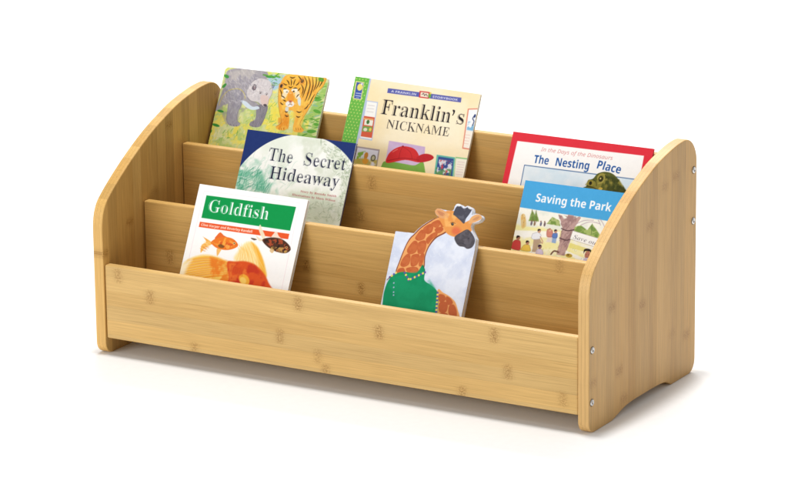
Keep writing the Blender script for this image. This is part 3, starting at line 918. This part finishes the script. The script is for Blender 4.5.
# ---- blue banded park book
TL, lean, phi, w, th = (0.5389, 0.2012, 0.2632), 25.7, 0.01, 0.1640, 0.0030
L = length(TL, lean, th, F2)
a = Art(w * 1000, L * 1000, [[1.42663, 0.29533, -802.78722], [-0.17655, 1.30706, -142.33115]], (74, 168, 224), 7)
G_ = (505, 200, 6.304)
a.crop(*G_)
a.poly([(88, 45), (760, 150), (640, 1000), (-160, 900)], (250, 248, 236))
a.wash([(60, 150), (700, 230), (640, 1000), (-160, 900)], (246, 238, 160), .85, 16, .42, 5, 1, 6)
a.wash([(88, 50), (700, 140), (700, 230), (60, 160)], (232, 236, 224), .8, 12, .5, 5, 2)
a.wash([(20, 190), (350, 200), (340, 240), (20, 230)], (255, 254, 248), .9, 20, .35, 5, 3)
for pts, c in (([(150, 132), (172, 62), (190, 96), (198, 66), (216, 136)], (146, 172, 92)), ([(265, 150), (300, 108), (345, 130), (350, 165)], (176, 190, 120)), ([(440, 170), (480, 160), (520, 190), (552, 150), (600, 220), (590, 240), (430, 200)], (166, 186, 104))):
    a.poly(pts, c, .95)
    a.wash(pts, (108, 142, 62), .8, 4, .5, 8, 4)
a.line([(172, 62), (178, 136)], .8, (110, 100, 60)); a.line([(552, 150), (545, 220)], .8, (100, 120, 70)); a.line([(198, 66), (200, 140)], .7, (110, 100, 60))
TR_ = (192, 158, 152)
a.poly([(338, 92), (362, 98), (372, 118), (392, 116), (400, 92), (436, 98), (432, 124), (470, 104), (482, 112), (442, 172), (418, 240), (404, 282), (378, 352), (326, 344), (340, 300), (352, 235), (364, 180), (352, 130)], TR_)
a.wash([(338, 92), (480, 108), (420, 240), (378, 352), (326, 344), (360, 180)], (150, 116, 116), .7, 5, .52, 8, 5, 1)
a.hatch([(366, 130), (440, 140), (380, 340), (340, 335)], 40, 8, .6, None, 1.9, .2, .6, 6, [(130, 98, 100), (214, 184, 176)])
for y in (180, 240):
    a.line([(358 - (y - 180) * .18, y), (395 - (y - 180) * .15, y + 14), (436 - (y - 180) * .4, y + 8)], 1.5, (96, 70, 74), smooth=True)
a.line([(292, 342), (312, 322), (340, 330)], 2.2, (120, 86, 70), smooth=True)
def person(hx, hy, hr, hair, skin, body, col, legs=None, lc=(150, 130, 110)):
    if legs:
        a.poly(legs, lc)
    a.poly(body, col, 1, True)
    a.line(body + [body[0]], .35, (90, 80, 80), .6)
    a.ell((hx, hy), hr, hr * 1.15, skin)
    a.poly([(hx - hr * 4.6, hy + 1), (hx - hr * 3.6, hy - hr * 4.8), (hx + hr * 1.5, hy - hr * 5.4), (hx + hr * 4.4, hy - hr * 2.0), (hx + hr * 1.0, hy - hr * 1.5), (hx - hr * 2.0, hy + 0)], hair, 1, True)
person(84, 240, 2.8, (44, 30, 28), (176, 118, 92), [(66, 252), (96, 258), (100, 290), (92, 320), (36, 305), (46, 270)], (206, 70, 66))
person(143, 270, 2.5, (50, 34, 30), (190, 135, 105), [(126, 282), (154, 284), (162, 325), (100, 318), (112, 292)], (236, 200, 84))
person(218, 196, 2.4, (60, 50, 46), (205, 158, 130), [(176, 212), (212, 204), (230, 222), (222, 246), (180, 250), (166, 240)], (240, 242, 248), [(182, 246), (220, 244), (236, 272), (214, 280), (200, 330), (172, 328), (178, 282)], (186, 160, 134))
a.line([(224, 232), (240, 262), (236, 276)], 1.3, (205, 158, 130))
person(222, 296, 2.6, (58, 36, 60), (140, 100, 90), [(206, 310), (236, 312), (242, 345), (196, 340)], (214, 200, 222))
person(285, 190, 2.0, (190, 130, 100), (222, 175, 150), [(268, 186), (300, 190), (304, 232), (266, 232)], (214, 140, 124), [(270, 232), (302, 232), (296, 268), (262, 266)], (232, 222, 214))
person(322, 198, 2.2, (54, 44, 50), (200, 150, 125), [(304, 212), (332, 210), (330, 240), (300, 238)], (96, 132, 200), [(300, 238), (328, 240), (322, 274), (296, 270)], (150, 176, 214))
for x, y, c in ((110, 112, (222, 170, 90)), (122, 130, (226, 190, 130)), (168, 148, (120, 110, 120)), (188, 150, (150, 120, 90)), (228, 152, (110, 110, 130)), (252, 154, (120, 100, 100)), (118, 158, (216, 178, 120))):
    a.ell((x, y), 1.5, 3.0, c); a.ell((x, y - 16), 1.0, 1.1, (140, 100, 80))
a.poly([(100, 100), (126, 92), (134, 160), (106, 178)], (230, 190, 110), .7, True)
a.poly([(430, 194), (604, 246), (584, 300), (412, 246)], (254, 253, 250)); a.line([(430, 194), (604, 246), (584, 300), (412, 246), (430, 194)], .5, (170, 160, 150))
a.text('Save our', 'cursive', (428, 242), (590, 290), 5.2, (104, 98, 108), .05)
a.poly([(412, 270), (600, 330), (600, 350), (404, 300)], (232, 222, 120), .8)
a.poly([(386, 318), (500, 366), (490, 384), (380, 340)], (250, 250, 246), .9)
a.ell((405, 350), 5.0, 2.6, (190, 160, 60)); a.ell((400, 346), 1.8, 1.2, (120, 96, 40))
a.ell((521, 345), 3.9, 5.4, (186, 122, 100)); a.poly([(498, 338), (500, 312), (522, 306), (543, 314), (543, 336), (536, 324), (508, 322)], (46, 32, 32), 1, True)
a.ell((513, 344), .5, .5, (40, 28, 28)); a.ell((529, 345), .5, .5, (40, 28, 28)); a.line([(514, 360), (524, 363), (531, 359)], .6, (120, 60, 56)); a.poly([(500, 368), (546, 370), (556, 420), (490, 415)], (206, 196, 220), 1, True)
for p in ([(455, 150), (500, 130), (560, 128)], [(480, 158), (540, 138), (600, 150)], [(600, 120), (620, 150), (632, 180)], [(590, 128), (604, 160)]):
    a.line(p, .9, (178, 150, 170), .8, smooth=True)
a.hatch([(80, 260), (700, 340), (640, 500), (0, 420)], 90, 4, .6, None, -1.2, .6, .5, 9, [(170, 176, 80), (222, 206, 110), (140, 160, 80)])
a.crop(490, 120, 3.294)
a.text('Saving the Park', 'bold', (150, 268), (398, 302), 10.6, (252, 253, 255))
a.paper(5)
book(a, 'blue banded picture book showing people around a tree in a park', TL, lean, phi, w, L, th, (96, 165, 210), (74, 150, 205))

# ---- white goldfish book
TL, lean, phi, w, th = (0.0875, 0.1093, 0.2252), 25.5, -0.44, 0.1721, 0.0060
L = length(TL, lean, th, F1)
a = Art(w * 1000, L * 1000, [[1.53904, 0.34307, -370.61857], [-0.20354, 1.33961, -205.31424]], (253, 252, 250), 8)
H_ = (175, 180, 5.6286); I_ = (175, 225, 5.6286)
a.crop(*H_)
for p in ([(165, 60), (702, 131)], [(165, 60), (40, 620)], [(702, 131), (585, 690)]):
    a.line(p, .5, (238, 208, 216), .9)
a.poly([(178, 85), (683, 152), (649, 286), (149, 213)], (0, 148, 72))
a.text('Goldfish', 'serif', (184, 177), (523, 224), 16.4, (250, 253, 250), .066)
a.poly([(141, 235), (645, 303), (638, 334), (134, 265)], (232, 88, 38))
a.text('Clive Harper and Beverley Randell', 'bold', (147, 258), (436, 298), 3.4, (252, 236, 224))
a.crop(*I_)
# small goldfish
a.poly([(207, 98), (190, 84), (164, 72), (176, 96), (150, 116), (146, 158), (172, 128), (205, 112)], (246, 190, 96), 1, True)
a.hatch([(204, 98), (166, 74), (176, 96), (148, 150), (204, 112)], 26, 10, .6, None, .4, .4, .7, 1, [(232, 140, 50), (252, 214, 140)])
a.poly([(228, 80), (240, 56), (258, 42), (276, 58), (296, 74)], (232, 108, 44), 1, True)
a.poly([(204, 98), (230, 78), (285, 68), (332, 80), (358, 112), (338, 132), (292, 142), (240, 132), (212, 112)], (236, 122, 38), 1, True)
a.wash([(210, 100), (285, 70), (355, 112), (292, 140)], (250, 176, 70), .85, 5, .5, 8, 2)
a.wash([(240, 100), (330, 84), (350, 112), (290, 140)], (205, 70, 28), .7, 4, .55, 8, 3)
a.ell((262, 120), 5, 2.4, (88, 62, 30), .7, .1, 1)
a.poly([(240, 134), (262, 140), (256, 152), (240, 176), (236, 150)], (246, 184, 92), .9, True)
a.poly([(290, 112), (312, 120), (300, 136), (286, 126)], (248, 170, 80), .8, True)
a.ell((336, 104), 1.6, 1.6, (245, 220, 150)); a.ell((336, 104), .9, .9, (30, 20, 15))
# dark goldfish with pale fins
a.poly([(498, 82), (486, 60), (474, 24), (482, -2), (494, 26), (510, 66)], (240, 226, 196), .95, True)
a.poly([(500, 84), (476, 72), (458, 60), (470, 84), (486, 92)], (236, 218, 188), .9, True)
a.poly([(428, 74), (446, 74), (464, 82), (446, 86)], (84, 64, 48), .9, True)
a.poly([(544, 76), (560, 46), (574, 36), (584, 60), (598, 80)], (242, 224, 206), .95, True)
a.poly([(494, 84), (540, 70), (600, 78), (640, 108), (652, 138), (624, 158), (572, 150), (522, 122)], (74, 46, 32), 1, True)
a.wash([(494, 84), (600, 78), (650, 138), (572, 150)], (176, 76, 42), .9, 3.5, .54, 10, 4)
a.wash([(520, 120), (650, 130), (624, 158), (572, 150)], (206, 160, 84), .9, 3.5, .48, 9, 5)
a.wash([(494, 84), (600, 78), (650, 138), (572, 150)], (30, 20, 18), .8, 3, .58, 10, 6)
a.ell((628, 126), 1.5, 1.5, (230, 190, 120)); a.ell((628, 126), .9, .9, (20, 14, 12))
a.poly([(540, 132), (560, 140), (550, 158), (536, 148)], (220, 180, 120), .8, True)
# large goldfish
a.poly([(340, 200), (336, 180), (364, 142), (396, 104), (430, 96), (462, 120), (486, 165), (506, 225), (516, 290), (470, 260), (420, 222), (360, 210)], (253, 222, 140), .8, True, 7)
a.poly([(430, 96), (462, 120), (486, 165), (506, 225), (516, 290), (486, 266), (462, 180), (440, 120)], (246, 178, 52), .9, True, 4)
for k in range(26):
    t = k / 25
    a.line([(345 + t * 165, 212 + t * 50), (366 + t * 116 - 14 * math.sin(k * 2.3), 150 + t * 34), (352 + t * 92, 118 - t * 22 + 14 * math.sin(k * 1.7))], .9, [(240, 170, 60), (254, 232, 170), (248, 192, 84)][k % 3], .55, smooth=True, taper=True)
a.poly([(20, 300), (40, 230), (84, 192), (160, 170), (236, 180), (304, 208), (352, 224), (352, 420), (0, 420)], (252, 206, 92), .95, True, 6)
for k in range(44):
    t = k / 43
    a.line([(330, 226 + t * 60), (210 - 20 * math.sin(t * 9), 182 + t * 110), (70 - 40 * t, 196 + t * 130)], 1.5, [(238, 150, 34), (253, 216, 110), (246, 176, 50), (226, 120, 26), (252, 232, 170)][k % 5], .65, smooth=True, taper=True)
a.wash([(200, 180), (350, 220), (340, 330), (200, 320)], (236, 120, 28), .8, 10, .46, 5, 7, 8)
a.poly([(296, 212), (340, 206), (396, 204), (452, 222), (500, 268), (528, 322), (560, 420), (300, 420), (306, 300)], (222, 84, 30), 1, True, 3)
a.wash([(300, 212), (450, 220), (530, 330), (560, 420), (300, 420)], (198, 52, 28), .85, 9, .5, 6, 8, 4)
a.wash([(306, 215), (400, 215), (420, 300), (310, 320)], (240, 128, 50), .7, 7, .54, 7, 9, 4)
a.ell((392, 308), 9.5, 6.5, (246, 186, 60), .9, .5, 2); a.ell((386, 312), 5.5, 4, (252, 214, 110), .9, .5, 2)
for k in range(10):
    a.line([(322 + k * 7, 226 + k * 3), (316 + k * 7, 262 + k * 3)], .8, (176, 44, 24), .5)
a.poly([(30, 240), (70, 206), (96, 196), (70, 240), (52, 290), (40, 340), (0, 340)], (254, 250, 238), .75, True, 9)
a.paper(4)
book(a, 'white picture book with a green title band above orange goldfish', TL, lean, phi, w, L, th, (246, 243, 238), (240, 238, 232))

# ---- giraffe-shaped board book
TL, lean, phi, w, th = (0.4022, 0.0949, 0.2022), 24.5, 0.03, 0.1206, 0.0090
L = length(TL, lean, th, F1)
J_ = (380, 200, 4.114)
M_ = np.array([[1.45552, 0.29164, -642.98661], [-0.18834, 1.29826, -225.2941]])
up = 48.0                                                               # the head stands this far above the card, mm
wide = 131.0
M2_ = M_.copy(); M2_[1, 2] += up
a = Art(wide, L * 1000 + up, M2_, (218, 224, 240), 9)
a.crop(*J_)
card = [(-20, 100), (440, 100), (380, 520), (-20, 500)]
a.wash(card, (232, 236, 247), .8, 14, .5, 5, 1, 4)
a.wash(card, (202, 210, 232), .6, 18, .55, 5, 2, 4)
a.hatch(card, 200, 4, 1.0, (238, 242, 250), .8, 1.5, .4, 3)
NK = (192, 96, 52); LT = (236, 166, 100)
a.poly([(140, 140), (168, 112), (206, 86), (246, 66), (290, 84), (296, 116), (268, 138), (232, 158), (204, 192), (188, 232), (178, 290), (120, 310), (66, 304), (80, 250), (104, 190), (122, 158)], (136, 70, 46), 1, True)
a.poly([(144, 142), (170, 116), (208, 90), (246, 72), (286, 88), (290, 114), (264, 134), (228, 154), (200, 190), (184, 232), (174, 288), (120, 306), (70, 302), (84, 250), (108, 190), (126, 160)], LT, 1, True)
patches = [[(150, 146), (172, 122), (188, 132), (184, 158), (160, 168), (146, 160)], [(178, 118), (206, 98), (220, 108), (214, 132), (194, 140)], [(212, 96), (240, 82), (250, 96), (238, 114), (224, 112)],
           [(246, 84), (262, 86), (270, 104), (256, 112), (250, 104)], [(190, 162), (212, 140), (234, 132), (236, 146), (214, 164), (198, 182)], [(226, 120), (250, 110), (262, 120), (250, 134), (234, 136)],
           [(116, 196), (140, 168), (156, 176), (150, 212), (126, 224), (112, 214)], [(158, 176), (184, 166), (192, 182), (182, 216), (160, 222), (154, 206)], [(92, 244), (112, 222), (126, 230), (120, 264), (98, 276), (84, 268)],
           [(130, 230), (156, 222), (164, 232), (154, 266), (128, 272)], [(166, 228), (182, 220), (182, 240), (172, 272), (160, 268)], [(76, 284), (98, 280), (104, 304), (80, 306), (70, 300)], [(108, 282), (150, 276), (158, 296), (124, 306)]]
for p in patches:
    a.poly(p, NK, 1, True)
    a.wash(p, (206, 114, 62), .6, 4, .5, 6, 4)
# head
a.poly([(244, 74), (262, 50), (300, 44), (322, 66), (346, 92), (374, 84), (382, 110), (372, 134), (340, 150), (306, 152), (276, 138), (262, 110)], (230, 152, 78), 1, True)
a.poly([(226, 44), (236, 34), (262, 42), (284, 60), (276, 76), (250, 74), (232, 60)], (226, 164, 110), 1, True); a.poly([(236, 44), (258, 50), (270, 64), (250, 64)], (196, 128, 90), .8, True)
a.poly([(364, 96), (376, 72), (398, 60), (416, 64), (418, 78), (402, 88), (380, 96)], (228, 170, 112), 1, True); a.poly([(380, 84), (398, 70), (410, 70), (400, 82)], (200, 140, 98), .8, True)
a.ell((314, 128), 6.5, 5.2, (218, 96, 68), .7, 0, 7)
a.wash([(262, 60), (300, 48), (330, 90), (300, 110), (270, 110)], (246, 188, 110), .7, 6, .5, 6, 5, 2)
a.poly([(308, 152), (334, 134), (360, 122), (380, 140), (391, 168), (380, 194), (360, 202), (346, 194), (326, 190), (312, 174)], (80, 76, 82), 1, True)
a.wash([(310, 152), (360, 122), (391, 168), (360, 200)], (106, 102, 110), .6, 6, .52, 6, 6, 2)
a.poly([(302, 58), (314, 30), (330, 24), (346, 36), (364, 30), (378, 40), (366, 62), (354, 78), (346, 98), (330, 84), (310, 66)], (76, 76, 88), 1, True)
a.wash([(305, 58), (330, 26), (372, 40), (346, 95)], (104, 104, 116), .7, 5, .52, 7, 7)
a.ell((324, 20), 4.0, 2.0, (236, 236, 236), 1, .1); a.ell((371, 32), 3.8, 2.0, (232, 232, 234), 1, .3)
a.ell((299, 100), 2.1, 1.8, (30, 24, 24), 1, .3); a.line([(290, 96), (300, 92), (312, 98)], .6, (110, 70, 40), smooth=True); a.ell((300, 99), .5, .5, (240, 240, 240))
a.line([(318, 180), (336, 178), (352, 186)], .7, (56, 56, 66), smooth=True); a.ell((364, 160), 1.2, .9, (56, 56, 66))
# shirt
SH = (0, 142, 92)
a.poly([(236, 376), (262, 382), (296, 404), (316, 436), (326, 520), (230, 520)], LT, 1, True)
for p in ([(244, 388), (266, 392), (270, 412), (250, 420), (240, 408)], [(274, 396), (292, 406), (300, 424), (282, 432), (272, 416)], [(244, 424), (270, 418), (280, 436), (270, 462), (244, 458)], [(284, 436), (304, 430), (316, 456), (312, 480), (284, 470)], [(246, 466), (278, 468), (280, 500), (246, 500)]):
    a.poly(p, NK, 1, True)
a.poly([(4, 600), (10, 430), (22, 360), (44, 318), (74, 300), (102, 296), (150, 300), (176, 268), (186, 296), (184, 330), (212, 352), (236, 376), (240, 420), (232, 470), (225, 600)], SH, 1, True)
a.wash([(12, 430), (44, 318), (180, 290), (240, 380), (232, 600), (4, 600)], (14, 156, 104), .6, 14, .5, 5, 8, 4)
a.line([(176, 268), (184, 296), (150, 314), (118, 326), (104, 304)], 1.2, (0, 104, 70), .9, smooth=True)
PU = (92, 84, 160); YE = (240, 214, 110)
def beads(p0, p1, n, r=1.5):
    for i in range(n):
        t = i / max(n - 1, 1)
        a.ell((p0[0] + (p1[0] - p0[0]) * t, p0[1] + (p1[1] - p0[1]) * t), r, r, PU if i % 2 == 0 else YE)
beads((118, 330), (186, 298), 9); beads((102, 300), (118, 326), 4); beads((40, 318), (66, 300), 4); beads((238, 382), (232, 460), 11)
for y in (342, 360, 380, 392):
    a.ell((57 - (y - 342) * .02, y), 1.0, 1.0, (190, 190, 232))
a.line([(28, 330), (44, 316)], 1.0, (120, 70, 60))
a.paper(6)
a.crop(*J_)
# die-cut outline in book mm (v measured from the top of the card)
head = [(140, 137), (168, 110), (206, 85), (240, 70), (228, 58), (224, 44), (234, 32), (262, 38), (284, 42), (302, 40), (310, 20), (322, 12), (338, 18), (346, 30), (362, 22), (378, 28), (384, 44), (382, 62),
        (398, 56), (416, 60), (424, 72), (416, 86), (398, 94), (382, 98), (378, 116), (388, 140), (394, 160)]
hm = a.mm(head); hm[:, 1] -= up
hc = np.array([a.mm((312, 96))[0, 0], a.mm((312, 96))[0, 1] - up])
hm[4:26] = hc + (hm[4:26] - hc) * 0.955
hm = [tuple(p) for p in spline([tuple(p) for p in hm], 4)]
wmm = w * 1000
i0 = next(i for i, p in enumerate(hm) if p[1] < 0)
i1 = max(i for i, p in enumerate(hm) if p[1] < 6)
hm = [p for p in hm[i0:i1 + 1]]
ol = [(0.0, L * 1000), (0.0, 0.8), (0.8, 0.0)] + [(x, y) for x, y in hm] + [(wmm, 9.0), (wmm, L * 1000)]
a.v0 = 0.0
a.edge = lin((226, 228, 236)) * 0.93
root = empty('board_book', TL, 'giraffe shaped board book with the giraffe wearing a green collared shirt', 'book', BOOKS)
place(root, TL, lean, phi, L)
me_ol = [(x / 1000, L - y / 1000) for x, y in ol]
ct = 0.0016
me = art_mesh(prism_bm(me_ol, -ct, 0.0, 'z'), a, 0.00008, [(x, y + up) for x, y in ol])
link(bpy.data.objects.new('front_cover', me), root)
mb = plain('giraffe_back_card', tuple(lin((205, 210, 226)) * .93), 0.5)
mesh_obj('back_cover', prism_bm(me_ol, -th, -th + ct, 'z'), mb, root)
mesh_obj('page_block', prism_bm([(x * 0.997 + 0.0001, y * 0.998 + 0.0001) for x, y in me_ol], -th + ct + 0.0001, -ct - 0.0001, 'z'), plain('board_pages', (0.78, 0.79, 0.82), .7), root)

# ------------------------------------------------------------------ light: a bright white studio
wd = bpy.data.worlds.new('World')
SC.world = wd
wd.use_nodes = True
bgd = wd.node_tree.nodes['Background']
bgd.inputs[0].default_value = (1.0, 0.985, 0.96, 1)
bgd.inputs[1].default_value = 0.46

def softbox(name, loc, target, sx, sy, power, col=(1, 1, 1)):
    l = bpy.data.lights.new(name, 'AREA')
    l.shape = 'RECTANGLE'
    l.size, l.size_y = sx, sy
    l.energy = power
    l.color = col
    o = bpy.data.objects.new(name, l)
    o.location = loc
    o.rotation_euler = (Vector(target) - Vector(loc)).to_track_quat('-Z', 'Y').to_euler()
    return link(o)
softbox('overhead_softbox', (0.30, 0.16, 5.0), (0.32, 0.15, 0.0), 0.5, 0.5, 150, (1.0, 0.998, 0.994))
softbox('added_background_fill', (-1.2, 4.2, 4.0), (-1.2, 3.6, 0.0), 4.0, 2.0, 300, (1.0, 0.998, 0.994))  # unseen lamp added to whiten the far part of the sheet
softbox('front_softbox', (-1.1, -3.6, 1.35), (0.36, 0.1, 0.12), 2.0, 1.2, 57, (1.0, 0.998, 0.994))

# ------------------------------------------------------------------ camera
cx, cy, cz, yaw, pitch, roll, f = 2.72273, -3.88623, 1.45997, 0.52824, 0.27083, -0.01229, 4.61684
fw = Vector((-math.sin(yaw) * math.cos(pitch), math.cos(yaw) * math.cos(pitch), -math.sin(pitch)))
r0 = fw.cross(Vector((0, 0, 1))).normalized()
u0 = r0.cross(fw)
r1 = r0 * math.cos(roll) + u0 * math.sin(roll)
u1 = -r0 * math.sin(roll) + u0 * math.cos(roll)
cam = bpy.data.cameras.new('camera')
cam.sensor_width = 36.0
cam.lens = 36.0 * f
cam.clip_end = 100.0
co = bpy.data.objects.new('camera', cam)
co.matrix_world = Matrix(((r1.x, u1.x, -fw.x, cx), (r1.y, u1.y, -fw.y, cy), (r1.z, u1.z, -fw.z, cz), (0, 0, 0, 1)))
link(co)
SC.camera = co
SC.view_settings.view_transform = 'Standard'
SC.view_settings.look = 'None'
SC.view_settings.exposure = 0.0
SC.view_settings.gamma = 1.0
